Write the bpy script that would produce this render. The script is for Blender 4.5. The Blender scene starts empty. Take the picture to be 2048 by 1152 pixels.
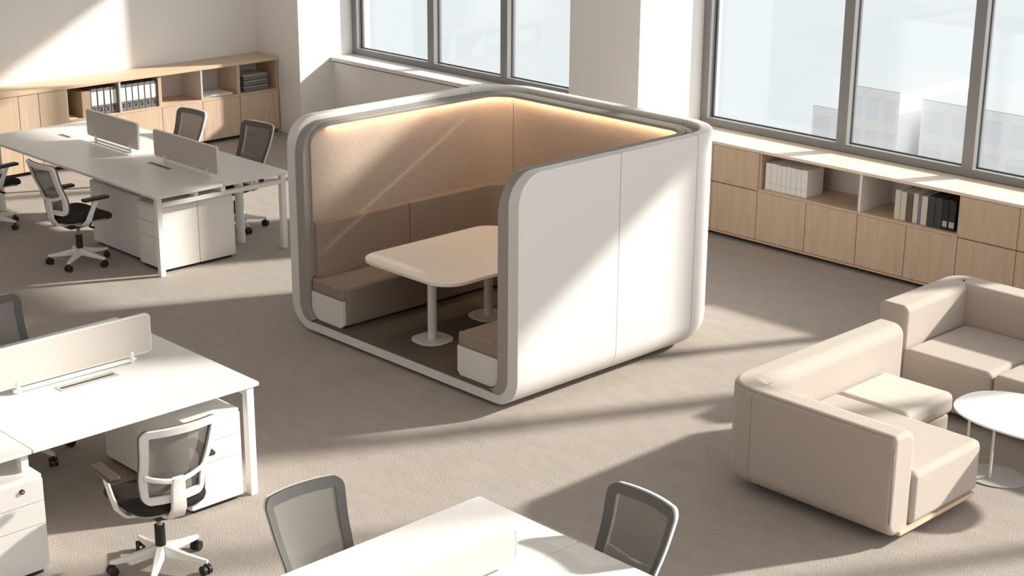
import bpy, bmesh, math, random
from mathutils import Vector, Matrix
random.seed(7)
C = bpy.context.scene.collection
SC = bpy.context.scene
PI = math.pi
R = math.radians

# ------------------------------------------------------------------ camera
cam_data = bpy.data.cameras.new('camera')
cam = bpy.data.objects.new('camera', cam_data)
C.objects.link(cam)
SC.camera = cam
F_PX, PITCH, YAW, ROLL = 3216.33, R(17.886), R(135.97), R(.366)
cam_data.sensor_width = 36.0
cam_data.lens = 36.0 * F_PX / 2048.0
cam_data.clip_end = 400
d_ = Vector((math.cos(YAW) * math.cos(PITCH), math.sin(YAW) * math.cos(PITCH), -math.sin(PITCH)))
r_ = d_.cross(Vector((0, 0, 1))).normalized()
u_ = r_.cross(d_)
r2 = r_ * math.cos(ROLL) + u_ * math.sin(ROLL)
u2 = -r_ * math.sin(ROLL) + u_ * math.cos(ROLL)
M_ = Matrix((r2, u2, -d_)).transposed().to_4x4()
M_.translation = Vector((0, 0, 4.3))
cam.matrix_world = M_

# ------------------------------------------------------------------ world: bright haze outside the windows, dim warm room above
w = bpy.data.worlds.new('world'); SC.world = w
w.use_nodes = True
nt = w.node_tree; nt.nodes.clear()
wo = nt.nodes.new('ShaderNodeOutputWorld'); bg = nt.nodes.new('ShaderNodeBackground')
tc = nt.nodes.new('ShaderNodeTexCoord'); sp = nt.nodes.new('ShaderNodeSeparateXYZ')
def _mr(a0, a1, t0=0, t1=1):
    n = nt.nodes.new('ShaderNodeMapRange'); n.interpolation_type = 'SMOOTHSTEP'
    for k, v in (('From Min', a0), ('From Max', a1), ('To Min', t0), ('To Max', t1)): n.inputs[k].default_value = v
    return n
def _mix(fac, a, b):
    n = nt.nodes.new('ShaderNodeMix'); n.data_type = 'RGBA'
    nt.links.new(fac, n.inputs['Factor'])
    for k, v in (('A', a), ('B', b)):
        if isinstance(v, tuple): n.inputs[k].default_value = (*v, 1)
        else: nt.links.new(v, n.inputs[k])
    return n.outputs['Result']
nt.links.new(tc.outputs['Generated'], sp.inputs[0])
dt = nt.nodes.new('ShaderNodeVectorMath'); dt.operation = 'DOT_PRODUCT'
nt.links.new(tc.outputs['Generated'], dt.inputs[0]); dt.inputs[1].default_value = (.42, .91, 0)
fh = _mr(-.35, .7); nt.links.new(dt.outputs['Value'], fh.inputs['Value'])
fz = _mr(.25, .85); nt.links.new(sp.outputs['Z'], fz.inputs['Value'])
fb = _mr(-.04, .03, 1, 0); nt.links.new(sp.outputs['Z'], fb.inputs['Value'])
c1 = _mix(fh.outputs[0], (.36, .29, .24), (2.35, 2.4, 2.45))       # room side dim and warm, window side bright
c2 = _mix(fz.outputs[0], c1, (.70, .675, .65))                       # overhead
c3 = _mix(fb.outputs[0], c2, (.83, .862, .88))                       # haze below the horizon
nt.links.new(c3, bg.inputs['Color'])
bg.inputs['Strength'].default_value = 1.0
nt.links.new(bg.outputs[0], wo.inputs[0])

# ------------------------------------------------------------------ sun through the windows
sd = bpy.data.lights.new('sun', 'SUN')
sd.energy = 8.2; sd.angle = R(2.2); sd.color = (1.0, .93, .84)
sun = bpy.data.objects.new('sun', sd); C.objects.link(sun)
sun.rotation_euler = Vector((.49, 1, .55)).to_track_quat('Z', 'Y').to_euler()
sun.location = (0, 14, 9)

SC.view_settings.view_transform = 'Standard'
SC.view_settings.look = 'None'
SC.view_settings.exposure = 0.1
SC.view_settings.gamma = 1.0
SC.view_settings.use_curve_mapping = False
SC.cycles.use_denoising = True
SC.cycles.max_bounces = 8
SC.cycles.diffuse_bounces = 5
SC.cycles.transparent_max_bounces = 12
SC.cycles.caustics_reflective = False
SC.cycles.caustics_refractive = False

# ------------------------------------------------------------------ materials
def mat(name, col, rough=.5, spec=.5, bump=None, var=None, sheen=0, metallic=0):
    """bump=(scale,strength[,stretch]) ; var=(scale,amount[,stretch]) brightness variation"""
    m = bpy.data.materials.new(name); m.use_nodes = True
    n = m.node_tree; b = n.nodes['Principled BSDF']
    b.inputs['Base Color'].default_value = (*col, 1)
    b.inputs['Roughness'].default_value = rough
    b.inputs['Specular IOR Level'].default_value = spec
    b.inputs['Metallic'].default_value = metallic
    if sheen:
        b.inputs['Sheen Weight'].default_value = sheen
    t = n.nodes.new('ShaderNodeTexCoord')
    def noise(scale, st):
        mp = n.nodes.new('ShaderNodeMapping'); mp.inputs['Scale'].default_value = st
        n.links.new(t.outputs['Object'], mp.inputs[0])
        z = n.nodes.new('ShaderNodeTexNoise'); z.inputs['Scale'].default_value = scale
        z.inputs['Detail'].default_value = 4
        n.links.new(mp.outputs[0], z.inputs['Vector'])
        return z
    if var:
        z = noise(var[0], var[2] if len(var) > 2 else (1, 1, 1))
        mr = n.nodes.new('ShaderNodeMapRange')
        mr.inputs['From Min'].default_value = .3; mr.inputs['From Max'].default_value = .7
        mr.inputs['To Min'].default_value = 1 - var[1]; mr.inputs['To Max'].default_value = 1 + var[1]
        n.links.new(z.outputs['Fac'], mr.inputs['Value'])
        vm = n.nodes.new('ShaderNodeVectorMath'); vm.operation = 'SCALE'
        vm.inputs[0].default_value = col
        n.links.new(mr.outputs[0], vm.inputs['Scale'])
        n.links.new(vm.outputs[0], b.inputs['Base Color'])
    if bump:
        z = noise(bump[0], bump[2] if len(bump) > 2 else (1, 1, 1))
        bp = n.nodes.new('ShaderNodeBump'); bp.inputs['Strength'].default_value = bump[1]
        bp.inputs['Distance'].default_value = .004
        n.links.new(z.outputs['Fac'], bp.inputs['Height'])
        n.links.new(bp.outputs[0], b.inputs['Normal'])
    return m

def wood(name, c1, c2, stretch, rough=.45):
    m = bpy.data.materials.new(name); m.use_nodes = True
    n = m.node_tree; b = n.nodes['Principled BSDF']
    t = n.nodes.new('ShaderNodeTexCoord')
    mp = n.nodes.new('ShaderNodeMapping'); mp.inputs['Scale'].default_value = stretch
    n.links.new(t.outputs['Object'], mp.inputs[0])
    z = n.nodes.new('ShaderNodeTexNoise'); z.inputs['Scale'].default_value = 3; z.inputs['Detail'].default_value = 8
    z.inputs['Roughness'].default_value = .65; z.inputs['Distortion'].default_value = .5
    n.links.new(mp.outputs[0], z.inputs['Vector'])
    cr = n.nodes.new('ShaderNodeValToRGB')
    cr.color_ramp.elements[0].position = .3; cr.color_ramp.elements[0].color = (*c1, 1)
    cr.color_ramp.elements[1].position = .7; cr.color_ramp.elements[1].color = (*c2, 1)
    n.links.new(z.outputs['Fac'], cr.inputs[0]); n.links.new(cr.outputs[0], b.inputs['Base Color'])
    b.inputs['Roughness'].default_value = rough
    b.inputs['Specular IOR Level'].default_value = .35
    return m

def see_through(name, col, k, rough=.6, gloss=False):
    m = bpy.data.materials.new(name); m.use_nodes = True
    n = m.node_tree; n.nodes.clear()
    o = n.nodes.new('ShaderNodeOutputMaterial'); mxs = n.nodes.new('ShaderNodeMixShader')
    tr = n.nodes.new('ShaderNodeBsdfTransparent')
    if gloss:
        s = n.nodes.new('ShaderNodeBsdfGlossy'); s.inputs['Roughness'].default_value = .02
        tr.inputs[0].default_value = (.97, .985, .985, 1)
    else:
        s = n.nodes.new('ShaderNodeBsdfDiffuse')
    s.inputs['Color'].default_value = (*col, 1)
    mxs.inputs[0].default_value = k
    n.links.new(tr.outputs[0], mxs.inputs[1]); n.links.new(s.outputs[0], mxs.inputs[2])
    n.links.new(mxs.outputs[0], o.inputs[0])
    return m

def glow(name, col, s):
    m = bpy.data.materials.new(name); m.use_nodes = True
    n = m.node_tree; n.nodes.clear()
    o = n.nodes.new('ShaderNodeOutputMaterial'); e = n.nodes.new('ShaderNodeEmission')
    e.inputs[0].default_value = (*col, 1); e.inputs[1].default_value = s
    n.links.new(e.outputs[0], o.inputs[0])
    return m

def carpet():
    m = bpy.data.materials.new('carpet'); m.use_nodes = True
    n = m.node_tree; b = n.nodes['Principled BSDF']
    t = n.nodes.new('ShaderNodeTexCoord')
    def nz(scale, st, det=3):
        mp = n.nodes.new('ShaderNodeMapping'); mp.inputs['Scale'].default_value = st
        mp.inputs['Rotation'].default_value = (0, 0, R(8))
        n.links.new(t.outputs['Object'], mp.inputs[0])
        z = n.nodes.new('ShaderNodeTexNoise'); z.inputs['Scale'].default_value = scale; z.inputs['Detail'].default_value = det
        n.links.new(mp.outputs[0], z.inputs['Vector']); return z
    a = nz(120, (1, 1, 1), 2); c = nz(4.0, (1.0, 2.2, 1), 5)
    m1 = n.nodes.new('ShaderNodeMapRange'); m1.inputs['From Min'].default_value = .3; m1.inputs['From Max'].default_value = .7
    m1.inputs['To Min'].default_value = .78; m1.inputs['To Max'].default_value = 1.22
    m2 = n.nodes.new('ShaderNodeMapRange'); m2.inputs['From Min'].default_value = .3; m2.inputs['From Max'].default_value = .7
    m2.inputs['To Min'].default_value = .95; m2.inputs['To Max'].default_value = 1.05
    n.links.new(a.outputs['Fac'], m1.inputs['Value']); n.links.new(c.outputs['Fac'], m2.inputs['Value'])
    mu = n.nodes.new('ShaderNodeMath'); mu.operation = 'MULTIPLY'
    n.links.new(m1.outputs[0], mu.inputs[0]); n.links.new(m2.outputs[0], mu.inputs[1])
    vm = n.nodes.new('ShaderNodeVectorMath'); vm.operation = 'SCALE'; vm.inputs[0].default_value = (.39, .346, .31)
    n.links.new(mu.outputs[0], vm.inputs['Scale']); n.links.new(vm.outputs[0], b.inputs['Base Color'])
    b.inputs['Roughness'].default_value = .95; b.inputs['Specular IOR Level'].default_value = .1
    bp = n.nodes.new('ShaderNodeBump'); bp.inputs['Strength'].default_value = .6; bp.inputs['Distance'].default_value = .008
    n.links.new(a.outputs['Fac'], bp.inputs['Height']); n.links.new(bp.outputs[0], b.inputs['Normal'])
    return m

M = dict(
    carpet=carpet(),
    wall=mat('wall_paint', (.84, .82, .795), .8, .2, bump=(60, .05)),
    sill=mat('sill_stone', (.82, .80, .77), .45, .4),
    frame=mat('window_frame_metal', (.235, .23, .23), .4, .5),
    gasket=mat('window_gasket', (.05, .05, .055), .6),
    glass=see_through('window_glass', (.9, .95, 1), .03, gloss=True),
    lam=mat('white_laminate', (.80, .78, .75), .32, .45),
    white=mat('white_paint_metal', (.80, .785, .76), .38, .45),
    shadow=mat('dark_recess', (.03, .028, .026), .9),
    screen=mat('screen_fabric', (.56, .51, .465), .95, .1, bump=(250, .25), var=(90, .04)),
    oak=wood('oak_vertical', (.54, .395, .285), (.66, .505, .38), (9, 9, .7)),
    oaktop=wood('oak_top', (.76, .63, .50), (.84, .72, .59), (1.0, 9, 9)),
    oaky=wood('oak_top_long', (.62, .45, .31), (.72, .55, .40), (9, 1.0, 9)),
    inner=mat('shelf_lining', (.58, .55, .52), .7, .2),
    shellw=mat('pod_shell', (.75, .73, .705), .42, .4),
    felt=mat('grey_felt', (.37, .345, .32), .95, .1, bump=(300, .5), var=(120, .08)),
    panel=mat('beige_wool_panel', (.47, .385, .32), .95, .1, bump=(200, .6), var=(110, .12)),
    cushion=mat('taupe_wool', (.32, .26, .215), .95, .1, bump=(200, .6), var=(110, .12)),
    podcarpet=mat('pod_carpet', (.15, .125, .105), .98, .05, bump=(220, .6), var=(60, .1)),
    seam=mat('seam_shadow', (.10, .08, .065), .9, .1),
    sofa=mat('sofa_fabric', (.475, .415, .365), .95, .1, bump=(260, .35), var=(50, .03), sheen=.15),
    sofa2=mat('sofa_seat_cream', (.60, .54, .475), .95, .1, bump=(260, .35), var=(50, .03), sheen=.15),
    piping=mat('piping', (.36, .30, .25), .95, .1),
    black=mat('black_plastic', (.018, .017, .016), .45, .4),
    seatfab=mat('black_seat_fabric', (.035, .03, .027), .9, .15, bump=(300, .4)),
    mesh=see_through('chair_mesh', (.24, .222, .205), .92),
    border=mat('chair_mesh_border', (.13, .125, .12), .8, .2),
    armbrown=mat('brown_arm_pad', (.085, .056, .04), .5, .4),
    grey=mat('grey_plastic', (.45, .43, .41), .45, .4),
    steel=mat('brushed_plate', (.30, .29, .28), .4, .5),
    binder=mat('grey_binder', (.17, .165, .16), .6, .3),
    paper=mat('paper', (.80, .79, .77), .85, .15),
    binderwhite=mat('binder_label', (.80, .80, .79), .7, .2),
    ink=mat('ink', (.03, .03, .03), .8, .1),
    kraft=mat('kraft_board', (.38, .29, .21), .8, .15),
    cream=mat('cream_book', (.66, .60, .52), .75, .2),
    brown=mat('brown_book', (.16, .115, .085), .75, .2),
    blue=mat('slate_blue_book', (.20, .25, .31), .7, .2),
    charcoal=mat('charcoal_book', (.055, .055, .058), .6, .3),
    blackbook=mat('black_book', (.016, .016, .017), .5, .3),
    tray=mat('smoked_tray', (.16, .155, .15), .35, .5),
    facade=mat('hazed_facade', (.97, .975, .98), .9, .1),  # distance haze is put into these facade, roof and window colours
    roof=mat('hazed_roof', (.40, .44, .47), .9, .1),
    facade2=mat('hazed_window', (.90, .92, .955), .9, .1),
    led=glow('led_warm', (1.0, .70, .44), 40),
)

# ------------------------------------------------------------------ mesh helpers
class MB:
    def __init__(s): s.v = []; s.f = []
    def add(s, vs, fs):
        o = len(s.v); s.v += [Vector(p) for p in vs]; s.f += [tuple(i + o for i in f) for f in fs]; return s
    def box(s, x0, x1, y0, y1, z0, z1, r=0, seg=2):
        if r <= 0:
            return s.add([(x0, y0, z0), (x1, y0, z0), (x1, y1, z0), (x0, y1, z0), (x0, y0, z1), (x1, y0, z1), (x1, y1, z1), (x0, y1, z1)],
                         [(3, 2, 1, 0), (4, 5, 6, 7), (0, 1, 5, 4), (1, 2, 6, 5), (2, 3, 7, 6), (3, 0, 4, 7)])
        bm = bmesh.new(); bmesh.ops.create_cube(bm, size=1)
        for v in bm.verts:
            v.co = Vector(((x0 + x1) / 2 + v.co.x * (x1 - x0), (y0 + y1) / 2 + v.co.y * (y1 - y0), (z0 + z1) / 2 + v.co.z * (z1 - z0)))
        r = min(r, .49 * min(x1 - x0, y1 - y0, z1 - z0))
        bmesh.ops.bevel(bm, geom=bm.edges[:], offset=r, segments=seg, profile=.5, affect='EDGES')
        bm.verts.index_update()
        s.add([v.co.copy() for v in bm.verts], [[v.index for v in f.verts] for f in bm.faces]); bm.free(); return s
    def loft(s, rings, closed=True, cap=True, loop=False):
        n = len(rings[0]); vs = [p for r in rings for p in r]; fs = []
        m = len(rings)
        for i in range(m if loop else m - 1):
            a = i * n; b = ((i + 1) % m) * n
            for j in range(n if closed else n - 1):
                k = (j + 1) % n
                fs.append((a + j, a + k, b + k, b + j))
        if cap and not loop:
            fs.append(tuple(range(n - 1, -1, -1))); fs.append(tuple((m - 1) * n + j for j in range(n)))
        return s.add(vs, fs)
    def tube(s, pts, r, n=12, cap=True):
        pts = [Vector(p) for p in pts]; rings = []
        rr = r if isinstance(r, (list, tuple)) else [r] * len(pts)
        for i, p in enumerate(pts):
            t = (pts[min(i + 1, len(pts) - 1)] - pts[max(i - 1, 0)]).normalized()
            a = t.cross(Vector((0, 0, 1)))
            if a.length < 1e-3: a = Vector((1, 0, 0))
            a.normalize(); b = t.cross(a)
            rings.append([p + (a * math.cos(2 * PI * k / n) + b * math.sin(2 * PI * k / n)) * rr[i] for k in range(n)])
        return s.loft(rings, cap=cap)
    def ribbon(s, pts, side, w, t):
        """flat bar: `side` = width direction, w may be list"""
        pts = [Vector(p) for p in pts]; side = Vector(side).normalized(); rings = []
        ww = w if isinstance(w, (list, tuple)) else [w] * len(pts)
        for i, p in enumerate(pts):
            tg = (pts[min(i + 1, len(pts) - 1)] - pts[max(i - 1, 0)]).normalized()
            nn = tg.cross(side).normalized(); a = ww[i] / 2; b = t / 2; c = min(a, b) * .5
            rings.append([p + side * x + nn * y for x, y in ((-a, -b + c), (-a + c, -b), (a - c, -b), (a, -b + c), (a, b - c), (a - c, b), (-a + c, b), (-a, b - c))])
        return s.loft(rings)
    def prism(s, outline, z0, z1, r=0):
        """vertical prism of an xy outline, small rounded rim r"""
        c = Vector((sum(p[0] for p in outline) / len(outline), sum(p[1] for p in outline) / len(outline)))
        def ring(inset, z):
            o = []
            n = len(outline)
            for i in range(n):
                a = Vector(outline[i - 1]); b = Vector(outline[i]); d = Vector(outline[(i + 1) % n])
                e = (d - a); nn = Vector((e.y, -e.x)).normalized()
                if nn.dot(b - c) < 0: nn = -nn
                q = b - nn * inset; o.append((q.x, q.y, z))
            return o
        if r:
            rs = [ring(r, z0), ring(0, z0 + r), ring(0, z1 - r), ring(r * .3, z1 - r * .3), ring(r, z1)]
        else:
            rs = [ring(0, z0), ring(0, z1)]
        return s.loft(rs)
    def obj(s, name, m, parent=None, smooth=38):
        me = bpy.data.meshes.new(name)
        off = Vector((0, 0, 0))
        root = parent
        while root is not None and root.parent is not None: root = root.parent
        if root is not None: off = root.location.copy()
        me.from_pydata([p - off for p in s.v], [], s.f)
        bm = bmesh.new(); bm.from_mesh(me); bmesh.ops.recalc_face_normals(bm, faces=bm.faces[:]); bm.to_mesh(me); bm.free()
        if smooth:
            for p in me.polygons: p.use_smooth = True
            me.set_sharp_from_angle(angle=R(smooth))
        me.materials.append(M[m] if isinstance(m, str) else m)
        o = bpy.data.objects.new(name, me); C.objects.link(o)
        if smooth:
            for p in me.polygons:
                if len(p.vertices) > 6: p.use_smooth = False
            wn = o.modifiers.new('weighted_normal', 'WEIGHTED_NORMAL'); wn.keep_sharp = True; wn.weight = 80
        if parent is not None: o.parent = parent
        return o

def tag(o, label, cat, group=None):
    o['label'] = label; o['category'] = cat
    if group: o['group'] = group
    return o
def thing(name, label, cat, loc=(0, 0, 0), group=None):
    o = bpy.data.objects.new(name, None); C.objects.link(o)
    o.location = loc; o.empty_display_size = .1
    return tag(o, label, cat, group)
def struct(o):
    o['kind'] = 'structure'; return o
def dup(root, loc, rz=0, label=None, group=None):
    def cp(o, par):
        c = o.copy(); C.objects.link(c)
        if par is not None: c.parent = par
        for ch in list(o.children): cp(ch, c)
        return c
    r = cp(root, None); r.location = loc; r.rotation_euler = (0, 0, rz)
    if label: r['label'] = label
    if group: r['group'] = group
    return r
def rrect(x0, x1, y0, y1, r, n=10):
    o = []
    for cx, cy, a0 in ((x1 - r, y1 - r, 0), (x0 + r, y1 - r, 90), (x0 + r, y0 + r, 180), (x1 - r, y0 + r, 270)):
        for k in range(n + 1):
            a = R(a0 + 90 * k / n); o.append((cx + r * math.cos(a), cy + r * math.sin(a)))
    return o

# ------------------------------------------------------------------ the setting
XL, YW = -16.55, 12.4            # left wall plane, window plane
WT = 6.6
struct(MB().box(-17.2, 3.5, -2.5, 12.9, -.12, 0).obj('floor', 'carpet'))
struct(MB().box(XL - .25, XL, -1.5, 12.9, 0, WT).obj('wall_left', 'wall'))
struct(MB().box(-17.2, 3.5, -2.5, 12.9, WT, WT + .2).obj('ceiling', 'wall'))
# window wall: nook return + pier, spandrels, heads
pier = MB().box(XL, -15.66, 11.55, 12.65, 0, WT); struct(pier.obj('wall_nook', 'wall'))
col = MB().box(-11.02, -10.1, 11.42, 12.65, 0, WT, .004, 1); struct(col.obj('wall_column', 'wall'))
HA, HB = 3.48, 6.3
XB = -4.75                        # beyond this the glazing is taller
wb = MB()
wb.box(-15.66, -11.02, YW + .02, YW + .25, 0, .93)
wb.box(-15.66, -11.02, YW + .02, YW + .25, HA, WT)
wb.box(-10.1, 3.2, YW + .02, YW + .25, 0, .93)
# unseen clerestory opening, added above the second bay to light the booth interior
CX0, CX1, CZ0, CZ1 = -8.6, -7.3, 3.68, 4.5
wb.box(-10.1, XB, YW + .02, YW + .25, HA, CZ0)
wb.box(-10.1, XB, YW + .02, YW + .25, CZ1, WT)
wb.box(-10.1, CX0, YW + .02, YW + .25, CZ0, CZ1)
wb.box(CX1, XB, YW + .02, YW + .25, CZ0, CZ1)
wb.box(XB, 3.2, YW + .02, YW + .25, HB, WT)
struct(wb.obj('wall_window_side', 'wall'))

def window(name, x0, x1, z0, z1, mull):
    e = bpy.data.objects.new(name, None); C.objects.link(e); e.location = (x0, YW, z0); struct(e)
    f = MB(); fw, fd = .065, .13
    y0, y1 = YW - .035, YW - .035 + fd
    f.box(x0, x1, y0, y1, z0, z0 + .075, .004, 1)
    f.box(x0, x1, y0, y1, z1 - .075, z1, .004, 1)
    xs = [x0 + .045] + mull + [x1 - .045]
    for i, xc in enumerate(xs):
        hw = .045 if i in (0, len(xs) - 1) else .055
        f.box(xc - hw, xc + hw, y0 - .002, y1 + .002, z0 + .002, z1 - .002, .004, 1)
    f.obj('window_frame', 'frame', e)
    g = MB(); k = MB()
    for a, b in zip(xs[:-1], xs[1:]):
        a += .05; b -= .05
        g.box(a, b, YW + .045, YW + .051, z0 + .07, z1 - .07)
        for q in ((a, a + .012, z0 + .07, z1 - .07), (b - .012, b, z0 + .07, z1 - .07), (a, b, z0 + .07, z0 + .084), (a, b, z1 - .084, z1 - .07)):
            k.box(q[0], q[1], YW + .038, YW + .058, q[2], q[3])
    g.obj('glass_pane', 'glass', e); k.obj('glazing_gasket', 'gasket', e)
window('window_1', -15.66, -11.02, .93, HA, [-14.19, -12.95])
window('window_2', -10.1, XB, .93, HA, [-8.41, -7.09, -5.85])
window('window_3', XB, 3.2, .93, HB, [-3.2, -1.8, -.4, 1.0])
window('window_added_beam', CX0, CX1, CZ0, CZ1, [])  # added high pane, out of view, for the sunbeam inside the booth
# left bay sill and panel
struct(MB().box(-15.66, -11.02, 12.02, YW, .885, .93, .006, 2).obj('trim_1', 'sill'))
p = MB().box(-15.66, -11.02, 12.05, YW, 0, .868); struct(p.obj('trim_2', 'wall'))

# buildings across the street, haze imitated by their pale colours
def building(x0, x1, y0, z1, label, cols, rows, depth=14):
    t = thing('office_building', label, 'building', ((x0 + x1) / 2, y0 + depth / 2, -40))
    MB().box(x0, x1, y0, y0 + depth, -40, z1).obj('facade', 'facade', t)
    MB().box(x0, x1, y0, y0 + depth, z1, z1 + .05).obj('roof', 'roof', t)
    pw = (x1 - x0) / cols
    for i in range(cols):
        for j in range(rows):
            a = x0 + pw * (i + .14); zt = z1 - 1.0 - j * 3.2
            MB().box(a, a + pw * .72, y0 - .06, y0 + .2, zt - 2.1, zt).obj('window_panel', 'facade2', t)
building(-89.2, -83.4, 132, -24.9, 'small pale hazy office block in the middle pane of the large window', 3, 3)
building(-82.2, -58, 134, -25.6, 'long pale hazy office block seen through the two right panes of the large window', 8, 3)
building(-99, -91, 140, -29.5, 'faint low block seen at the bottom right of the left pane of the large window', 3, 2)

# ------------------------------------------------------------------ right cabinet run under the windows
YF = 11.87
def door_panel(t, x0, x1, z0, z1, name='door'):
    g = .003
    return MB().box(x0 + g, x1 - g, YF - .018, YF, z0 + g, z1 - g, .0015, 1).obj(name, 'oak', t)
def cabinet_right(x0, x1, kind, label):
    t = thing('storage_cabinet', label, 'cabinet', ((x0 + x1) / 2, 12.13, 0), 'oak cabinets under the windows')
    xm = x0 + (x1 - x0) * (.5 if kind != 'open1' else .5)
    c = MB()
    c.box(x0 + .001, x1 - .001, YF, 12.38, .045, .065)
    c.box(x0 + .001, x0 + .02, YF, 12.38, .065, .90); c.box(x1 - .02, x1 - .001, YF, 12.38, .065, .90)
    c.box(x0 + .02, x1 - .02, YF, 12.38, .535, .56)
    if kind == 'door': c.box(x0 + .02, x1 - .02, YF + .001, 12.38, .56, .90)
    c.obj('carcass', 'oak', t)
    MB().box(x0 + .001, x1 - .001, YF - .02, YF, .045, .062).obj('bottom_rail', 'oak', t)
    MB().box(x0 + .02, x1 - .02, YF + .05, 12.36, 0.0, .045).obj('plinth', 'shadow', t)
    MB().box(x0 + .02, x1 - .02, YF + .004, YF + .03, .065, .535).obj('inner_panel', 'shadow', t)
    if kind == 'open':
        MB().box(x0 + .02, x1 - .02, 12.34, 12.37, .56, .90).obj('back_panel', 'inner', t)
        MB().box(x0 + .001, x1 - .001, YF - .018, YF, .535, .56).obj('shelf_edge', 'oak', t)
    for a, b in ((x0, xm), (xm, x1)):
        door_panel(t, a, b, .064, .535)
        if kind == 'door': door_panel(t, a, b, .540, .90)
    return t
cabinet_right(-10.05, -8.95, 'door', 'oak cabinet with four plain doors beside the white column, half behind the booth')
cabinet_right(-8.95, -7.83, 'open', 'oak cabinet whose open top shelf holds the row of white books')
cr = cabinet_right(-7.83, -6.82, 'open', 'oak cabinet whose open top shelf holds the cream, grey and black books')
cabinet_right(-6.82, -5.72, 'door', 'oak cabinet with plain doors directly right of the black books')
cabinet_right(-5.72, -4.62, 'door', 'oak cabinet behind the far sofa at the right edge')
MB().box(-7.828, -7.808, YF - .0165, 12.339, .5605, .8995).obj('shelf_divider', 'sill', cr)['label'] = 'white upright divider'
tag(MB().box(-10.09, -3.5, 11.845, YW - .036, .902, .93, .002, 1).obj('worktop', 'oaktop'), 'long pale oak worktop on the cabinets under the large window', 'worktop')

# ------------------------------------------------------------------ left cabinet run
XF = -16.1
def cabinet_left(y0, y1, seams, opens, label):
    t = thing('storage_cabinet', label, 'cabinet', (-16.32, (y0 + y1) / 2, 0), 'oak cabinets along the left wall')
    c = MB()
    c.box(XL + .005, XF, y0 + .001, y1 - .001, .045, .065)
    c.box(XL + .005, XF, y0 + .001, y0 + .02, .065, .895); c.box(XL + .005, XF, y1 - .02, y1 - .001, .065, .895)
    if opens: c.box(XL + .005, XF, y0 + .02, y1 - .02, .525, .548)
    c.obj('carcass', 'oak', t)
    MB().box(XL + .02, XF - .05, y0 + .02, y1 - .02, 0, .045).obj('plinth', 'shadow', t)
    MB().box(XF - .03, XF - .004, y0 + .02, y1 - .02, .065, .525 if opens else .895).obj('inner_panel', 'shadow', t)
    if opens:
        MB().box(XL + .01, XL + .03, y0 + .02, y1 - .02, .548, .895).obj('back_panel', 'inner', t)
        MB().box(XF, XF + .016, y0 + .001, y1 - .001, .525, .548).obj('shelf_edge', 'oak', t)
        for y in opens[1:-1]:
            MB().box(XL + .031, XF + .014, y - .011, y + .011, .5485, .8945).obj('divider', 'inner', t)
    top = .525 if opens else .895
    s = [y0] + seams + [y1]
    for a, b in zip(s[:-1], s[1:]):
        MB().box(XF, XF + .018, a + .003, b - .003, .048, top - .003, .0015, 1).obj('door', 'oak', t)
cabinet_left(6.99, 8.67, [7.55, 8.09, 8.33], None, 'oak cabinet with full-height doors at the left edge behind the long desk')
cabinet_left(8.67, 9.87, [9.27], [8.67, 9.34, 9.87], 'oak cabinet whose open shelves hold the grey binders')
cabinet_left(9.87, 10.96, [10.43], [9.87, 10.43, 10.96], 'oak cabinet with one empty open shelf and one with loose papers')
cabinet_left(10.96, 11.53, [], [10.96, 11.53], 'narrow oak cabinet in the wall corner with the smoked trays')
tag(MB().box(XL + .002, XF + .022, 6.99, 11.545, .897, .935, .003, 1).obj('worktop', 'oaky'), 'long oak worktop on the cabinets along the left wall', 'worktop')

# binders
def binder_proto():
    t = thing('ring_binder', 'grey ring binder with a white spine label', 'binder', (XF - .02, 8.985, .549), 'grey ring binders on the left shelves')
    x1 = XF - .02; x0 = x1 - .27; y0 = 8.985; wd = .078
    MB().box(x0, x1, y0, y0 + wd, .549, .849, .003, 1).obj('cover', 'binder', t)
    MB().box(x1 - .001, x1 + .0015, y0 + .007, y0 + wd - .007, .66, .815).obj('spine_label', 'binderwhite', t)
    m = MB()
    n = 14
    m.loft([[(x1 + .002, y0 + wd / 2 + .012 * math.cos(2 * PI * k / n), .60 + .012 * math.sin(2 * PI * k / n)) for k in range(n)],
            [(x1 - .001, y0 + wd / 2 + .012 * math.cos(2 * PI * k / n), .60 + .012 * math.sin(2 * PI * k / n)) for k in range(n)]])
    m.obj('finger_hole', 'ink', t)
    m = MB().box(x1 - .001, x1 + .002, y0 + .016, y0 + .026, .625, .642); m.box(x1 - .001, x1 + .002, y0 + .034, y0 + .055, .62, .63)
    m.obj('printed_mark', 'ink', t)
    return t
b0 = binder_proto()
ordn = ['leftmost', 'second from left', 'third from left', 'fourth from left', 'fifth from left', 'rightmost']
b0['label'] = 'grey binder with white label, leftmost of the four beside the brown file'
for k in range(1, 4):
    dup(b0, (XF - .02, 8.985 + k * .084, .549), 0, 'grey binder with white label, %s of the four beside the brown file' % (ordn[k] if k < 3 else 'rightmost'))
for k in range(6):
    dup(b0, (XF - .02, 9.353 + k * .081, .549), 0, 'grey binder with white label, %s of the six in the second open shelf' % ordn[k])
tag(MB().box(-16.42, -16.10, 8.86, 8.97, .549, .835, .003, 1).obj('box_file', 'kraft'), 'brown board box file left of the grey binders', 'box file')
tag(MB().box(-16.32, -16.12, 8.71, 8.80, .549, .556).obj('paper_slip', 'paper'), 'small pale slip lying on the dark shelf left of the brown file', 'paper')
ps = MB()
for k in range(5): ps.box(-16.45 + .012 * k, -16.12 + .006 * k, 10.50 + .02 * k, 10.86 + .012 * (k % 3), .549 + .006 * k, .554 + .006 * k)
tag(ps.obj('paper_stack', 'paper'), 'loose stack of white papers lying on the open shelf', 'papers')
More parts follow.
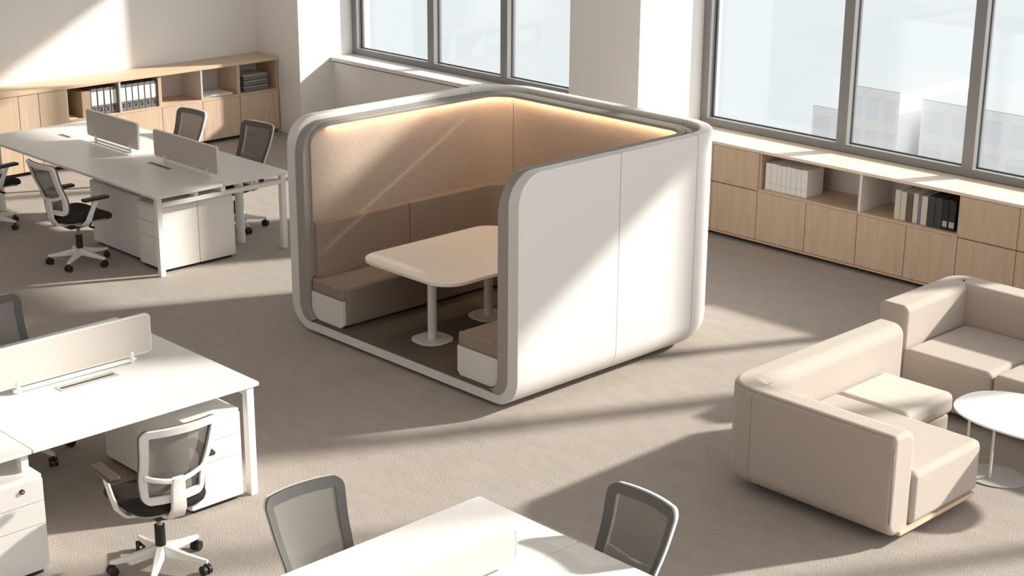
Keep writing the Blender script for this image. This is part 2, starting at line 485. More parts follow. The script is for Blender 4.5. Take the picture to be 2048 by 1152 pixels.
for k in range(3):
    z = .549 + k * .068
    t = thing('letter_tray', 'smoked grey tray in the corner shelf, %s of the three stacked' % ['lowest', 'middle one', 'topmost'][k], 'tray', (-16.3, 11.2, z), 'smoked trays in the corner shelf')
    MB().box(-16.46, -16.14, 11.06, 11.42, z, z + .05, .004, 1).obj('tray_body', 'tray', t)
    MB().box(-16.455, -16.145, 11.065, 11.415, z + .05, z + .057).obj('paper_edge', 'inner', t)

# books on the right shelves
def book(x0, wd, h, m, label, dep=.24, tilt=0, mark=None, group='books on the right open shelf', y=11.895):
    t = thing('book', label, 'book', (x0 + wd / 2, y + dep / 2, .561), group)
    MB().box(x0 + .001, x0 + wd - .001, y, y + dep, .561, .561 + h, .002, 1).obj('cover', m, t)
    if m not in ('charcoal', 'blackbook'):
        MB().box(x0 + .004, x0 + wd - .004, y + .004, y + dep + .0005, .565, .561 + h + .0006).obj('page_block', 'paper', t)
    if mark == 'label':
        MB().box(x0 + .008, x0 + wd - .008, y - .0015, y + .002, .59, .64).obj('spine_label', 'grey', t)
    if mark == 'line':
        MB().box(x0 + .003, x0 + wd - .003, y - .001, y + .002, .625, .628).obj('spine_line', 'grey', t)
    return t
x = -8.90
ords = ['first', 'second', 'third', 'fourth', 'fifth', 'sixth', 'seventh', 'last']
for k, wd in enumerate((.068, .062, .055, .060, .048, .066, .050, .071)):
    book(x, wd, .252 + (.004 if k % 3 == 1 else 0), 'paper', 'white book with a plain spine, %s from the left in the white row' % ords[k], .25, mark='line', group='white books on the left open shelf')
    x += wd
spec = [(-7.486, .058, .262, 'cream', 'cream book, leftmost of the mixed row'), (-7.426, .058, .255, 'cream', 'cream book standing just left of the brown one'),
        (-7.366, .062, .252, 'brown', 'dark brown book between cream ones'), (-7.302, .052, .262, 'cream', 'cream book right of the brown one'),
        (-7.248, .026, .258, 'blue', 'thin slate blue book between two cream ones'), (-7.220, .062, .255, 'cream', 'cream book left of the charcoal ones'),
        (-7.156, .070, .272, 'charcoal', 'charcoal book, left of the two charcoal ones'), (-7.084, .072, .270, 'charcoal', 'charcoal book, right of the two charcoal ones'),
        (-7.010, .060, .268, 'blackbook', 'black book with a grey spine label, left one of two'), (-6.948, .066, .270, 'blackbook', 'black book with a grey spine label, right one of two')]
for q in spec:
    book(*q, mark='label' if q[3] == 'blackbook' else None)

# ------------------------------------------------------------------ meeting booth
PX0, PX1, PY0, PY1, PH, ZB = -10.06, -7.46, 7.27, 9.58, 1.72, .03
RP, RF, RB = .45, .22, .22
def pod_path():
    o = []
    # dense samples at the rounded front, then sparse
    ys = [PY0 + RF * (1 - math.cos(PI / 2 * k / 10)) for k in range(11)] + [PY0 + .5, 8.28, PY1 - RP - .12]
    for y in ys: o.append((Vector((PX0, y, 0)), Vector((-1, 0, 0)), y))
    for k in range(13):
        a = PI - PI / 2 * k / 12
        o.append((Vector((PX0 + RP + RP * math.cos(a), PY1 - RP + RP * math.sin(a), 0)), Vector((math.cos(a), math.sin(a), 0)), 99))
    for x in (-9.0, -8.5): o.append((Vector((x, PY1, 0)), Vector((0, 1, 0)), 99))
    for k in range(13):
        a = PI / 2 - PI / 2 * k / 12
        o.append((Vector((PX1 - RP + RP * math.cos(a), PY1 - RP + RP * math.sin(a), 0)), Vector((math.cos(a), math.sin(a), 0)), 99))
    for y in reversed(ys): o.append((Vector((PX1, y, 0)), Vector((1, 0, 0)), y))
    return o
PP = pod_path(); NP = len(PP)
def ztop(y, h, y0=PY0, rf=RF):
    q = y - y0
    if q >= rf: return h
    q = max(q, 0)
    return h - rf + math.sqrt(max(rf * rf - (rf - q) ** 2, 0))
def sweep(idx, prof, name, m, parent, gap=(0, 0)):
    """idx = path indices; prof(y) -> closed list of (offset, z)"""
    rings = []
    pts = [PP[i] for i in idx]
    for j, (P, n, y) in enumerate(pts):
        Q = P.copy()
        if j == 0 and gap[0]: Q = P + (pts[1][0] - P).normalized() * gap[0]
        if j == len(pts) - 1 and gap[1]: Q = P + (pts[-2][0] - P).normalized() * gap[1]
        rings.append([Q + n * o + Vector((0, 0, z)) for o, z in prof(y)])
    return MB().loft(rings).obj(name, m, parent, smooth=30)
def arc(cx, cz, rx, rz_, a0, a1, n=8):
    return [(cx + rx * math.cos(R(a0 + (a1 - a0) * k / n)), cz + rz_ * math.sin(R(a0 + (a1 - a0) * k / n))) for k in range(n + 1)]
def shell_prof(y):
    zt = ztop(y, PH)
    c = .012
    return arc(-RB, ZB + RB, RB, RB, -90, 0) + [(0, zt - c), (-c * .3, zt - c * .3), (-c, zt), (-.10 + c, zt), (-.10, zt - c)] + arc(-RB, ZB + RB, RB - .10, RB - .065, 0, -90)
def felt_prof(y):
    zt = ztop(y, PH - .034, PY0 + .006)
    return arc(-RB, ZB + RB, RB - .102, RB - .067, -90, 0) + [(-.102, zt - .02), (-.122, zt), (-.178, zt), (-.195, zt - .006), (-.203, zt - .02)] + arc(-.28, ZB + RB, .077, .125, 0, -90)
pod = thing('meeting_booth', 'white open-fronted meeting booth with rounded corners and padded beige interior', 'booth', ((PX0 + PX1) / 2, (PY0 + PY1) / 2, 0))
iL = 12                      # index of y=8.28 left
segs = [(0, iL), (iL, 14), (14, 14 + 12), (26, 29), (29, 41), (41, NP - 1 - 12), (NP - 1 - 12, NP - 1)]
for a, b in segs:
    sweep(range(a, b + 1), shell_prof, 'shell_panel', 'shellw', pod, (.003 if a else 0, .003 if b < NP - 1 else 0))
def core_prof(y):
    zt = ztop(y, PH - .006, PY0 + .006)
    return arc(-RB, ZB + RB, RB - .008, RB - .008, -90, 0) + [(-.008, zt), (-.092, zt)] + arc(-RB, ZB + RB, RB - .092, RB - .058, 0, -90)
sweep(range(NP), core_prof, 'shell_core', 'grey', pod, (.006, .006))
sweep(range(NP), felt_prof, 'felt_liner', 'felt', pod)
# floor slab, following the curved plan
def plan(off):
    return [((P + n * off).x, (P + n * off).y) for P, n, y in PP]
MB().prism(plan(-RB), ZB, ZB + .065).obj('base_slab', 'shellw', pod, smooth=30)
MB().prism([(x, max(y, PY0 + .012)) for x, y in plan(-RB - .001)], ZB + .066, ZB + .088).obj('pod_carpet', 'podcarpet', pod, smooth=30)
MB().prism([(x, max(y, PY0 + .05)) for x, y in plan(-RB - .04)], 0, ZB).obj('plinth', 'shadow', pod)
# upholstered upper panels
def pan_prof(y):
    zt = ztop(y, PH - .062, PY0 + .045, .2); c = .006
    return [(-.204, .46), (-.2195, .46), (-.222, .47), (-.222, zt - c), (-.222 + .004, zt - .004), (-.212, zt), (-.204, zt)]
in_idx = [i for i in range(NP) if not (PP[i][2] < PY0 + .06)]
i0, i1 = in_idx[0], in_idx[-1]
cut = [i0, 24, 31, i1]
for a, b in zip(cut[:-1], cut[1:]):
    sweep(range(a, b + 1), pan_prof, 'padded_panel', 'panel', pod, (.0025 if a != i0 else 0, .0025 if b != i1 else 0))
# backrest band
def back_prof(y):
    zt = .905; c = .018; f = -.275
    if y < PY0 + .11: f = -.262
    return [(-.2225, .44), (f + .01, .44), (f, .46), (f - .004, .68), (f, zt - c), (f + .006, zt - .006), (f + .02, zt), (-.2225, zt)]
cut = [i0, iL, 27, 32, NP - 1 - iL, i1]
for a, b in zip(cut[:-1], cut[1:]):
    sweep(range(a, b + 1), back_prof, 'backrest_cushion', 'cushion', pod, (.0035 if a != i0 else 0, .0035 if b != i1 else 0))
# LED channel and strip
def lip_prof(y):
    zt = ztop(y, PH - .036, PY0 + .045, .2)
    q = min(max((y - PY0 - .05) / .14, 0), 1); e = .012 + .049 * q * q * (3 - 2 * q)
    return [(-.204, zt - .024), (-.199 - e, zt - .024), (-.204 - e, zt - .019), (-.204 - e, zt - .006), (-.198 - e, zt), (-.204, zt)]
def led_prof(y):
    zt = ztop(y, PH - .0605, PY0 + .045, .2)
    return [(-.2435, zt), (-.2575, zt), (-.2575, zt + .002), (-.2435, zt + .002)]
led_idx = in_idx
sweep(led_idx, lip_prof, 'led_channel', 'felt', pod)
sweep([i for i in led_idx if PP[i][2] >= PY0 + .21], led_prof, 'led_strip', 'led', pod)
# U-shaped bench
BX0, BX1, BYB, BR = -9.44, -8.12, 8.97, .16
def bench_inner():
    o = []
    for P, n, y in PP:
        if y < 99:
            o.append(Vector((BX0 if n.x < 0 else BX1, min(y, BYB - BR), 0)))
        elif abs(n.x) < 1e-6 and abs(n.y - 1) < 1e-6 and -9.2 < P.x < -8.3:
            o.append(Vector((P.x, BYB, 0)))
        elif P.x < -8.76:
            o.append(Vector((BX0 + BR + n.x * BR, BYB - BR + n.y * BR, 0)))
        else:
            o.append(Vector((BX1 - BR + n.x * BR, BYB - BR + n.y * BR, 0)))
    return o
BI = bench_inner()
bi = [i for i in range(NP) if PP[i][2] >= PY0 + .05]
def bench_rings(idx, lo, hi, r, inset=0):
    rings = []
    for j, i in enumerate(idx):
        I = BI[i]; O = PP[i][0] + PP[i][1] * -.206; D = (O - I); L = D.length; D = D / L
        e = 0.0
        if j in (0, len(idx) - 1): e = .02
        z1 = hi - e; a = inset + e * .6
        sec = [(a + .015, lo), (a, lo + .02), (a, z1 - r)] + [(a + r * (1 - math.cos(R(t))), z1 - r + r * math.sin(R(t))) for t in (22, 45, 68, 90)] + [(L, z1), (L, lo)]
        rings.append([I + D * t + Vector((0, 0, z)) for t, z in sec])
    return rings
MB().loft(bench_rings(bi, .135, .452, .035)).obj('bench_seat', 'cushion', pod, smooth=50)
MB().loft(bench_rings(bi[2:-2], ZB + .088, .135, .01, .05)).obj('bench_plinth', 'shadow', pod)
for xa, xb, flip in ((-9.845, BX0 - .005, 1), (-7.675, BX1 + .005, -1)):
    # white end panel, its outer bottom corner rounded with the shell
    z0, z1, rr = ZB + .092, .345, .11
    o = [(xa, z1), (xb, z1), (xb, z0 + .03), (xb - flip * .03, z0)] + [(xa + flip * rr - flip * rr * math.sin(R(t)), z0 + rr - rr * math.cos(R(t))) for t in range(0, 91, 10)]
    mb = MB().loft([[(x, PY0 + .030, z) for x, z in o], [(x, PY0 + .058, z) for x, z in o]])
    mb.obj('bench_end_panel', 'shellw', pod)
    mb = MB().box(min(xa + flip * .006, xb), max(xa + flip * .006, xb), PY0 + .034, PY0 + .075, .346, .452, .018, 3)
    mb.obj('bench_end_cushion', 'cushion', pod)

# booth table
t = thing('meeting_table', 'cream rounded table on two round columns inside the booth', 'table', (-8.83, 8.05, ZB + .088))
MB().prism(rrect(-9.36, -8.31, 7.36, 8.80, .2, 12), .695, .722, .004).obj('tabletop', mat('booth_tabletop', (.84, .80, .75), .4, .4), t)
MB().box(-9.1, -8.56, 7.55, 8.55, .675, .695).obj('top_frame', 'white', t)
for xx, yy in ((-8.80, 7.66), (-8.92, 8.36)):
    MB().tube([(xx, yy, ZB + .1), (xx, yy, .68)], .036, 24).obj('column', 'white', t)
    MB().prism(rrect(xx - .15, xx + .15, yy - .15, yy + .15, .12, 8), ZB + .0885, ZB + .100, .004).obj('base_plate', 'white', t)

# ------------------------------------------------------------------ desks
def leg_bar(t, x, y, z1=.70, s=.026, name='leg'):
    return MB().box(x - s, x + s, y - s, y + s, 0, z1, .004, 2).obj(name, 'white', t)
def cable_flap(t, x0, x1, y0, y1, z):
    MB().box(x0, x1, y0, y1, z - .001, z + .003, .001, 1).obj('cable_flap', 'grey', t)
    if x1 - x0 > y1 - y0:
        MB().box(x0 + .02, x1 - .02, (y0 + y1) / 2 - .012, (y0 + y1) / 2 + .008, z + .0025, z + .0035).obj('flap_slot', 'shadow', t)
    else:
        MB().box((x0 + x1) / 2 - .008, (x0 + x1) / 2 + .012, y0 + .02, y1 - .02, z + .0025, z + .0035).obj('flap_slot', 'shadow', t)
def drawers(t, axis, a0, a1, f, zs, sgn):
    """drawer fronts on a pedestal; axis 'x' -> fronts span x at y=f"""
    for z0, z1 in zip(zs[:-1], zs[1:]):
        m = MB()
        if axis == 'x': m.box(a0 + .003, a1 - .003, min(f, f + sgn * .016), max(f, f + sgn * .016), z0 + .002, z1 - .002, .0015, 1)
        else: m.box(min(f, f + sgn * .016), max(f, f + sgn * .016), a0 + .003, a1 - .003, z0 + .002, z1 - .002, .0015, 1)
        m.obj('drawer', 'lam', t)
def pedestal(x0, x1, y0, y1, face, label, group=None, h=.60):
    t = thing('pedestal_cabinet', label, 'cabinet', ((x0 + x1) / 2, (y0 + y1) / 2, 0), group)
    ax, bx, ay, by = x0, x1, y0, y1
    if face == '-y': ay += .016
    if face == '+x': bx -= .016
    if face == '+y': by -= .016
    if face == '-x': ax += .016
    MB().box(ax, bx, ay, by, .03, h, .002, 1).obj('body', 'lam', t)
    zs = [.033, .31, .445, h - .018]
    if face == '-y': drawers(t, 'x', x0, x1, y0, zs, 1)
    if face == '+x': drawers(t, 'y', y0, y1, x1 - .016, zs, 1)
    if face == '+y': drawers(t, 'x', x0, x1, y1 - .016, zs, 1)
    if face == '-x': drawers(t, 'y', y0, y1, x0, zs, 1)
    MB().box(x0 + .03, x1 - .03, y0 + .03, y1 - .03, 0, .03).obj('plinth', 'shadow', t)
    return t
def privacy_screen(axis, c, a0, a1, zd, h0, h1, clips, label, group=None):
    loc = ((a0 + a1) / 2, c, zd) if axis == 'x' else (c, (a0 + a1) / 2, zd)
    t = thing('desk_screen', label, 'screen', loc, group)
    o = rrect(a0, a1, h0, h1, .03, 6)
    def P(a, z, s): return (a, c + s, z) if axis == 'x' else (c + s, a, z)
    def panel(out, s0, s1):
        return MB().loft([[P(a, z, s0) for a, z in out], [P(a, z, s1) for a, z in out]])
    panel(rrect(a0 + .002, a1 - .002, h0 + .002, h1 - .002, .028, 6), -.010, .010).obj('fabric_panel', 'screen', t)
    # pale edge band
    oi = rrect(a0 + .005, a1 - .005, h0 + .005, h1 - .005, .025, 6)
    MB().loft([[P(a, z, -.0115) for a, z in o], [P(a, z, .0115) for a, z in o], [P(a, z, .0115) for a, z in oi], [P(a, z, -.0115) for a, z in oi]], loop=True).obj('edge_band', 'lam', t)
    # rail below
    q0, q1 = min(clips) - .03, max(clips) + .03
    m = MB()
    pts = [P(q0, zd + .018, 0), P(q1, zd + .018, 0)]
    m.tube(pts, .014, 12); m.obj('rail', 'white', t)
    for k in clips:
        m = MB()
        m.tube([P(k, zd + .0008, 0), P(k, zd + .075, 0)], .017, 14)
        m.obj('clip', 'white', t)
    return t
def bench_desk(name, label, x0, x1, y0, y1, splits, legs, beams, group=None, z=.74, r=.012):
    """splits: list of (x0,x1,y0,y1) desktop leaves"""
    t = thing(name, label, 'desk', ((x0 + x1) / 2, (y0 + y1) / 2, 0), group)
    for q in splits:
        MB().prism(rrect(q[0], q[1], q[2], q[3], r, 4), z - .025, z, .003).obj('desktop', 'lam', t)
    for q in legs: leg_bar(t, q[0], q[1], z - .027)
    for q in beams: MB().box(*q, .003, 1).obj('beam', 'white', t)
    return t
# --- desk A : long desk at the left
d1 = bench_desk('bench_desk', 'long white double-sided desk at the upper left with two fabric screens', -15.15, -11.88, 7.17, 8.60,
    [(-15.15, -11.88, 7.17, 7.884), (-15.15, -11.88, 7.886, 8.60)],
    [(-11.93, 7.22), (-11.93, 8.55), (-14.95, 7.25), (-15.1, 8.55)],
    [(-11.95, -11.91, 7.22, 8.55, .625, .665), (-15.1, -11.93, 7.60, 7.64, .665, .70), (-15.1, -11.93, 8.2, 8.24, .665, .70), (-14.97, -14.93, 7.22, 8.55, .66, .70),
     (-12.0, -11.9, 7.86, 7.91, .665, .712)], r=.03)
MB().tube([(-12.36, 8.36, 0), (-12.36, 8.36, .714)], .042, 24).obj('round_leg', 'white', d1)
cable_flap(d1, -13.05, -12.67, 7.80, 7.86, .74)
cable_flap(d1, -14.72, -14.5, 7.80, 7.85, .74)
for q in ((-13.55, 7.55, 'left'),):
    pass
privacy_screen('x', 7.93, -14.33, -13.37, .74, .785, 1.05, [-14.17, -13.53], 'beige fabric screen on the long upper-left desk, the one nearer the wall cabinets', 'screens on the upper left desk')
privacy_screen('x', 7.93, -13.09, -12.03, .74, .785, 1.045, [-12.91, -12.20], 'beige fabric screen on the long upper-left desk, the one nearer the booth', 'screens on the upper left desk')
pedestal(-12.37, -11.985, 7.27, 7.655, '-y', 'white three-drawer pedestal at the near corner under the long upper-left desk', 'pedestals under the upper left desk')
pedestal(-12.37, -11.985, 7.66, 8.045, '+y', 'white pedestal backed against the corner pedestal under the upper-left desk', 'pedestals under the upper left desk')
t = thing('modesty_cabinet', 'wide white low cabinet in shade under the long upper-left desk', 'cabinet', (-12.84, 7.55, 0))
MB().box(-13.27, -12.42, 7.33, 7.80, .03, .62, .002, 1).obj('body', 'lam', t)
MB().box(-13.265, -13.03, 7.315, 7.33, .035, .615, .001, 1).obj('door', 'lam', t); MB().box(-13.025, -12.425, 7.315, 7.33, .035, .615, .001, 1).obj('door', 'lam', t)
MB().box(-13.24, -12.45, 7.36, 7.77, 0, .03).obj('plinth', 'shadow', t)

# --- desk B : lower left
dB = bench_desk('bench_desk', 'large white double-sided desk at the lower left with a long fabric screen', -9.30, -7.64, 3.745, 5.25,
    [(-9.30, -8.532, 3.745, 5.25), (-8.528, -7.64, 3.745, 5.25)],
    [(-7.68, 5.19), (-9.25, 5.19)],
    [(-9.25, -7.70, 5.17, 5.21, .66, .713), (-8.0, -7.96, 3.78, 5.15, .66, .713), (-8.86, -8.82, 3.78, 5.15, .66, .713)], r=.008)
cable_flap(dB, -8.40, -8.31, 4.29, 4.69, .74)
dC = bench_desk('bench_desk', 'white desk cut off by the left edge, joined to the lower-left desk', -9.30, -7.64, 2.1, 3.741,
    [(-9.30, -8.532, 2.1, 3.741), (-8.528, -7.64, 2.1, 3.741)],
    [(-7.68, 2.15), (-9.25, 2.15)],
    [(-8.0, -7.96, 2.15, 3.70, .66, .713), (-9.0, -8.96, 2.15, 3.70, .66, .713)], r=.008)
MB().box(-7.73, -7.68, 3.69, 3.735, .615, .714, .002, 1).obj('bracket', 'white', dC)
privacy_screen('y', -8.46, 3.86, 5.005, .74, .785, 1.04, [4.09, 4.86], 'long beige fabric screen standing on the lower-left desk')
pedestal(-8.24, -7.655, 4.735, 5.11, '+x', 'white three-drawer pedestal under the far end of the lower-left desk beside its corner leg', 'pedestals under the lower left desk')
pedestal(-8.76, -8.26, 4.80, 5.11, '-x', 'white pedestal in shade behind the mesh chair under the lower-left desk', 'pedestals under the lower left desk')
pl = pedestal(-8.2, -7.60, 3.30, 3.77, '+x', 'white drawer pedestal with a black lock at the bottom left corner')
MB().tube([(-7.60, 3.64, .535), (-7.588, 3.64, .535)], .014, 14).obj('lock', 'black', pl)
MB().box(-7.589, -7.585, 3.632, 3.648, .530, .541).obj('key_slot', 'steel', pl)

# --- desk C : bottom centre
dD = bench_desk('bench_desk', 'white desk at the bottom centre with one low fabric screen', -5.54, -4.10, 3.3, 5.13,
    [(-5.54, -4.832, 3.3, 5.13), (-4.828, -4.10, 3.3, 5.13)],
    [(-5.50, 3.35), (-4.14, 3.35), (-5.50, 4.95), (-4.14, 4.95)],
    [(-5.30, -4.3, 4.0, 4.04, .66, .713), (-5.30, -4.3, 3.5, 3.54, .66, .713)], r=.02)
privacy_screen('y', -4.86, 3.42, 4.73, .74, .775, .945, [3.6, 4.12], 'low beige fabric screen standing on the bottom centre desk')

# ------------------------------------------------------------------ task chairs (built facing +Y)
def bsurf(xx, zz, dy=0):
    """back surface: xx metres across at nominal width .46, zz 0..0.46 height"""
    b = zz / .46
    k = .80 + .22 * b
    X = xx * k
    y = -.235 - .105 * b - .02 * b * b + .045 * (xx / .23) ** 2 + .03 * math.exp(-((b - .28) / .22) ** 2)
    return Vector((X, y + dy, .505 + zz * 1.07))
def back_outline(inset, r=.055):
    return rrect(-.23 + inset, .23 - inset, inset, .46 - inset, max(r - inset, .012), 8)
def dense(o, k=4):
    res = []
    for i in range(len(o)):
        a = Vector(o[i]); b = Vector(o[(i + 1) % len(o)])
        n = max(1, int((b - a).length / .04))
        for j in range(n): res.append(a.lerp(b, j / n))
    return res
def ring3(i0, i1, d0, d1):
    oa = dense(back_outline(i0)); 
    c = Vector((0, .23)); ob = []
    n = len(oa)
    for i in range(n):
        e = oa[(i + 1) % n] - oa[i - 1]; nn = Vector((e.y, -e.x)).normalized()
        if nn.dot(oa[i] - c) < 0: nn = -nn
        ob.append(oa[i] - nn * (i1 - i0))
    return [[bsurf(p.x, p.y, d0) for p in oa], [bsurf(p.x, p.y, d1) for p in oa], [bsurf(p.x, p.y, d1) for p in ob], [bsurf(p.x, p.y, d0) for p in ob]]
def make_chair(label, brown=False):
    t = thing('task_chair', label, 'chair', (0, 0, 0), 'mesh-backed office chairs')
    # seat
    rings = []
    def sec(k, z, droop=1):
        o = []
        for j in range(40):
            a = 2 * PI * j / 40; ca, sa = math.cos(a), math.sin(a); e = .42
            x = .245 * k * math.copysign(abs(ca) ** e, ca); y = .015 + .245 * k * math.copysign(abs(sa) ** e, sa)
            x *= 1 - .10 * max(0, -y / .23)
            zz = z - (.045 * max(0, (y - .08) / .18) ** 2) + .012 * (x / .24) ** 2
            o.append((x, y, zz))
        return o
    for k, z in ((.55, .425), (.90, .430), (.97, .442), (1.0, .462), (.985, .482), (.93, .494), (.80, .499), (.5, .497), (.2, .495)): rings.append(sec(k, z))
    MB().loft(rings).obj('seat', 'seatfab', t, smooth=60)
    MB().loft([sec(.62, .408), sec(.86, .414), sec(.89, .4275), sec(.6, .4245)]).obj('seat_shell', 'grey', t, smooth=60)
    m = MB().box(-.07, .07, -.12, .11, .345, .41, .015, 2); m.tube([(.07, .02, .375), (.2, .02, .375)], .007, 8); m.box(.18, .23, .005, .035, .368, .382, .004, 1)
    m.obj('tilt_mechanism', 'black', t)
    MB().tube([(0, 0, .13), (0, 0, .27)], .03, 18).obj('column_cover', 'black', t)
    MB().tube([(0, 0, .26), (0, 0, .36)], .017, 14).obj('gas_lift', 'steel', t)
    # back
    MB().loft(ring3(.005, .046, -.026, -.004), loop=True).obj('back_frame', 'white', t, smooth=50)
    MB().loft(ring3(.002, .048, -.005, .008), loop=True).obj('mesh_border', 'border', t, smooth=50)
    g = []; NX, NZ = 12, 14
    for s in (.004, .0065):
        for j in range(NZ + 1):
            for i in range(NX + 1):
                g.append(bsurf(-.195 + .39 * i / NX, .035 + .39 * j / NZ, s))
    fs = []; A = (NX + 1) * (NZ + 1)
    for j in range(NZ):
        for i in range(NX):
            a = j * (NX + 1) + i; q = (a, a + 1, a + NX + 2, a + NX + 1)
            fs += [q]
    MB().add(g[:A], fs).obj('mesh_panel', 'mesh', t, smooth=60)
    # spine and Y branches
    m = MB()
    m.ribbon([(0, -.280, .66), (0, -.270, .60), (0, -.268, .53), (0, -.262, .47), (0, -.225, .415), (0, -.15, .392), (0, -.05, .392)], (1, 0, 0), [.070, .082, .085, .09, .10, .10, .09], .026)
    m.obj('spine', 'white', t, smooth=50)
    m = MB()
    for s in (-1, 1):
        m.ribbon([(s * .01, -.280, .640), (s * .08, -.276, .655), (s * .14, -.262, .672), (s * .180, -.245, .690)], (0, -.1, 1), .030, .014)
    m.obj('lumbar_brace', 'white', t, smooth=50)
    # armrests
    for s in (-1, 1):
        m = MB().ribbon([(s * .04, -.06, .395), (s * .15, -.065, .398), (s * .225, -.06, .412), (s * .262, -.045, .455), (s * .278, -.02, .53), (s * .285, .012, .60), (s * .287, .03, .640)], (0, 1, -.15 * 1), [.08, .075, .07, .06, .05, .045, .05], .018)
        am = m.obj('armrest_frame', 'white', t, smooth=50)
        MB().box(s * .285 - .038, s * .285 + .038, -.10, .15, .640, .668, .012, 3).obj('arm_pad', 'armbrown' if brown else 'black', t)
    # base
    for k in range(5):
        a = R(90 + 72 * k); ca, sa = math.cos(a), math.sin(a)
        rs = []
        for r, wd, z0, z1 in ((.012, .030, .085, .150), (.06, .028, .085, .138), (.16, .022, .078, .112), (.26, .016, .072, .094), (.285, .010, .073, .091)):
            rs.append([(r * ca - x * sa, r * sa + x * ca, z) for x, z in ((-wd, z0), (wd, z0), (wd * 1.0, (z0 + z1) / 2), (wd * .55, z1), (-wd * .55, z1), (-wd * 1.0, (z0 + z1) / 2))])
        leg = MB().loft(rs).obj('base_leg', 'white', t, smooth=30)
        c = MB(); cx, cy = .272 * ca, .272 * sa; th = a + R(65 + 40 * (k % 3))
        ct, st = math.cos(th), math.sin(th)
        for s in (-1, 1):
            p0 = Vector((cx + ct * s * .006, cy + st * s * .006, .029)); p1 = Vector((cx + ct * s * .027, cy + st * s * .027, .029))
            c.tube([p0, p1], .0285, 18)
        c.tube([(cx, cy, .03), (cx, cy, .080)], .010, 10)
        c.obj('caster', 'black', t)
    return t
ch = make_chair('white and grey mesh chair with brown arm pads in front of the lower-left desk', brown=True)
ch.location = (-7.22, 4.25, 0); ch.rotation_euler = (0, 0, R(84))
chair_specs = [
    ((-12.78, 6.90, 0), 2, 'white framed mesh chair with black seat at the near side of the long upper-left desk'),
    ((-14.45, 6.88, 0), 8, 'mesh chair mostly cut off by the left edge beside the long desk'),
    ((-12.81, 8.63, 0), 186, 'grey mesh chair behind the long upper-left desk, the one nearer the booth'),
    ((-13.78, 8.50, 0), 184, 'grey mesh chair behind the long upper-left desk, the one nearer the wall cabinets'),
    ((-9.17, 4.47, 0), -84, 'grey mesh chair at the left edge on the far side of the lower-left desk'),
    ((-5.48, 4.20, 0), -92, 'dark framed mesh chair at the bottom, left of the bottom centre desk'),
    ((-4.63, 5.02, 0), 176, 'dark framed mesh chair at the bottom, right behind the end of the centre desk'),
]
black_pad = M['black']
for loc, rz_, lab in chair_specs:
    c = dup(ch, loc, R(rz_), lab)
    for q in c.children:
        if q.name.startswith('arm_pad'):
            q.data = q.data.copy(); q.data.materials[0] = black_pad

# ------------------------------------------------------------------ sofas
def rsec(w0, w1, z0, z1, r, inset):
    """section in (offset,z): r = radii (outer top, inner top, inner bottom, outer bottom), inset on all sides"""
    x0, x1, y0, y1 = w0 + inset, w1 - inset, z0 + inset, z1 - inset; o = []
    for sx, sy, a0, q in ((1, 1, 0, r[0]), (0, 1, 90, r[1]), (0, 0, 180, r[2]), (1, 0, 270, r[3])):
        q = max(q - inset, .008); cx = x1 - q if sx else x0 + q; cy = y1 - q if sy else y0 + q
        for k in range(7):
            t = R(a0 + 90 * k / 6); o.append((cx + q * math.cos(t), cy + q * math.sin(t)))
    return o
def sofa_sweep(path, w, z0, z1, r):
    """path: list of (P,n) outer face with outward normal; section spans offset -w..0"""
    rings = []; n = len(path)
    def tang(i): return (path[min(i + 1, n - 1)][0] - path[max(i - 1, 0)][0]).normalized()
    def ring(i, inset, shift):
        P, nn = path[i]; T = tang(i)
        return [P + T * shift + nn * o + Vector((0, 0, z)) for o, z in rsec(-w, 0, z0, z1, r, inset)]
    er = min(r) * 1.0
    for k in range(5):
        a = PI / 2 * k / 5; rings.append(ring(0, er * (1 - math.sin(a)), er * (1 - math.cos(a))))
    rings.append(ring(0, 0, er))
    for i in range(1, n - 1): rings.append(ring(i, 0, 0))
    rings.append(ring(n - 1, 0, -er))
    for k in range(4, -1, -1):
        a = PI / 2 * k / 5; rings.append(ring(n - 1, er * (1 - math.sin(a)), -er * (1 - math.cos(a))))
    return MB().loft(rings)
def lpath(x0, ya, yb, xe, rc, mirror=1):
    """from (x0,ya) along Y to corner at yb, then along X to xe; outward normals -X and sign(yb-ya)... """
    s = 1 if yb > ya else -1; o = []
    for k in range(5): o.append((Vector((x0, ya + (yb - s * rc - ya) * k / 4.0, 0)), Vector((-1, 0, 0))))
    for k in range(1, 9):
        a = PI / 2 * k / 8
        o.append((Vector((x0 + rc - rc * math.cos(a), yb - s * rc + s * rc * math.sin(a), 0)), Vector((-math.cos(a), s * math.sin(a), 0))))
    for k in range(1, 5): o.append((Vector((x0 + rc + (xe - x0 - rc) * k / 4.0, yb, 0)), Vector((0, s, 0))))
    return o
# near sofa
SX, SY = -5.82, 7.42
s1 = thing('lounge_sofa', 'beige L-shaped lounge sofa with its back towards us and an oak edge strip', 'sofa', (-5.2, 8.2, 0))
pth = lpath(SX, 9.17, SY, -4.535, .24)
sofa_sweep(pth, .215, .055, .70, (.040, .085, .03, .10)).obj('backrest', 'sofa', s1, smooth=60)
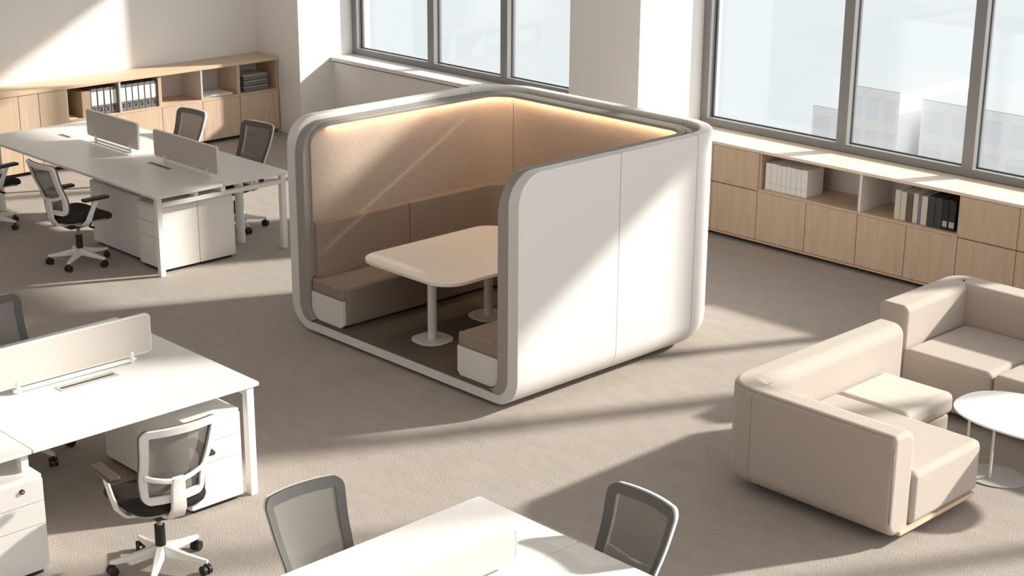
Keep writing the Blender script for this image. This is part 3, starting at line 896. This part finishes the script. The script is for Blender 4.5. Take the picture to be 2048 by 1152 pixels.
# piping along outer top edge, down the visible end
def off(path, o, z, i0=0, i1=None): return [P + n * o + Vector((0, 0, z)) for P, n in path[i0:i1]]
pp = off(pth, -.011, .690, 4)
pp[-1].x -= .03
end = [Vector((-4.545, SY + .010, .655)), Vector((-4.542, SY + .008, .60)), Vector((-4.542, SY + .010, .16)), Vector((-4.548, SY + .045, .090))]
MB().tube(pp + end, .0032, 8).obj('piping', 'piping', s1)
MB().tube([Vector((SX + .26, SY - .001, .66)), Vector((SX + .26, SY - .001, .09))], .0022, 8).obj('piping', 'piping', s1)
MB().tube([Vector((SX + .26, SY + .012, .69)), Vector((SX + .26, SY + .10, .701)), Vector((SX + .26, SY + .2, .695))], .0022, 8).obj('piping', 'piping', s1)
MB().box(-5.60, -4.512, SY + .205, 8.37, .086, .425, .045, 4).obj('seat_cushion', 'sofa', s1)
MB().box(-5.60, -5.05, 8.375, 8.94, .275, .425, .045, 4).obj('seat_cushion', 'sofa2', s1)['label'] = 'cream seat cushion at the far end'
MB().box(-5.60, -5.07, 8.36, 8.92, .06, .272, .02, 3).obj('seat_base', 'sofa', s1)
MB().box(-4.60, -4.515, SY + .10, 8.34, .056, .084, .008, 2).obj('edge_strip', 'oaky', s1)
for x, y in ((-5.6, 7.6), (-4.66, 7.6), (-4.62, 8.26), (-5.65, 9.0), (-5.1, 8.85)):
    MB().tube([(x, y, 0), (x, y, .075)], [.018, .022], 12).obj('foot', 'black', s1)
# far sofa
s2 = thing('lounge_sofa', 'beige lounge sofa at the right edge in front of the window cabinets', 'sofa', (-4.9, 9.9, 0))
pth2 = lpath(-6.0, 9.44, 10.45, -3.6, .17)
sofa_sweep(pth2, .235, .045, .72, (.045, .05, .03, .05)).obj('backrest', 'sofa', s2, smooth=60)
xs = [-5.763, -5.055, -4.347, -3.639]
for a, b in zip(xs[:-1], xs[1:]):
    MB().box(a + .002, b - .002, 9.40, 10.22, .05, .425, .05, 4).obj('seat_cushion', 'sofa', s2)
for x in (-5.85, -3.75):
    for y in (9.55, 10.3): MB().tube([(x, y, 0), (x, y, .06)], .02, 12).obj('foot', 'black', s2)

# coffee table
ct = thing('coffee_table', 'white oval coffee table on thin posts between the two sofas', 'coffee table', (-4.45, 8.87, 0))
el = [(-4.455 + .5 * math.copysign(abs(math.cos(a)) ** .85, math.cos(a)), 8.855 + .35 * math.copysign(abs(math.sin(a)) ** .85, math.sin(a))) for a in [2 * PI * k / 72 for k in range(72)]]
MB().prism(el, .437, .45, .003).obj('tabletop', 'lam', ct)
MB().prism([(-4.64 + .20 * math.cos(2 * PI * k / 40), 8.80 + .17 * math.sin(2 * PI * k / 40)) for k in range(40)], 0, .008, .002).obj('base_plate', 'grey', ct)
for x, y in ((-4.645, 8.745), (-4.775, 8.66)):
    MB().tube([(x, y, .005), (x, y, .438)], .009, 12).obj('post', 'white', ct)
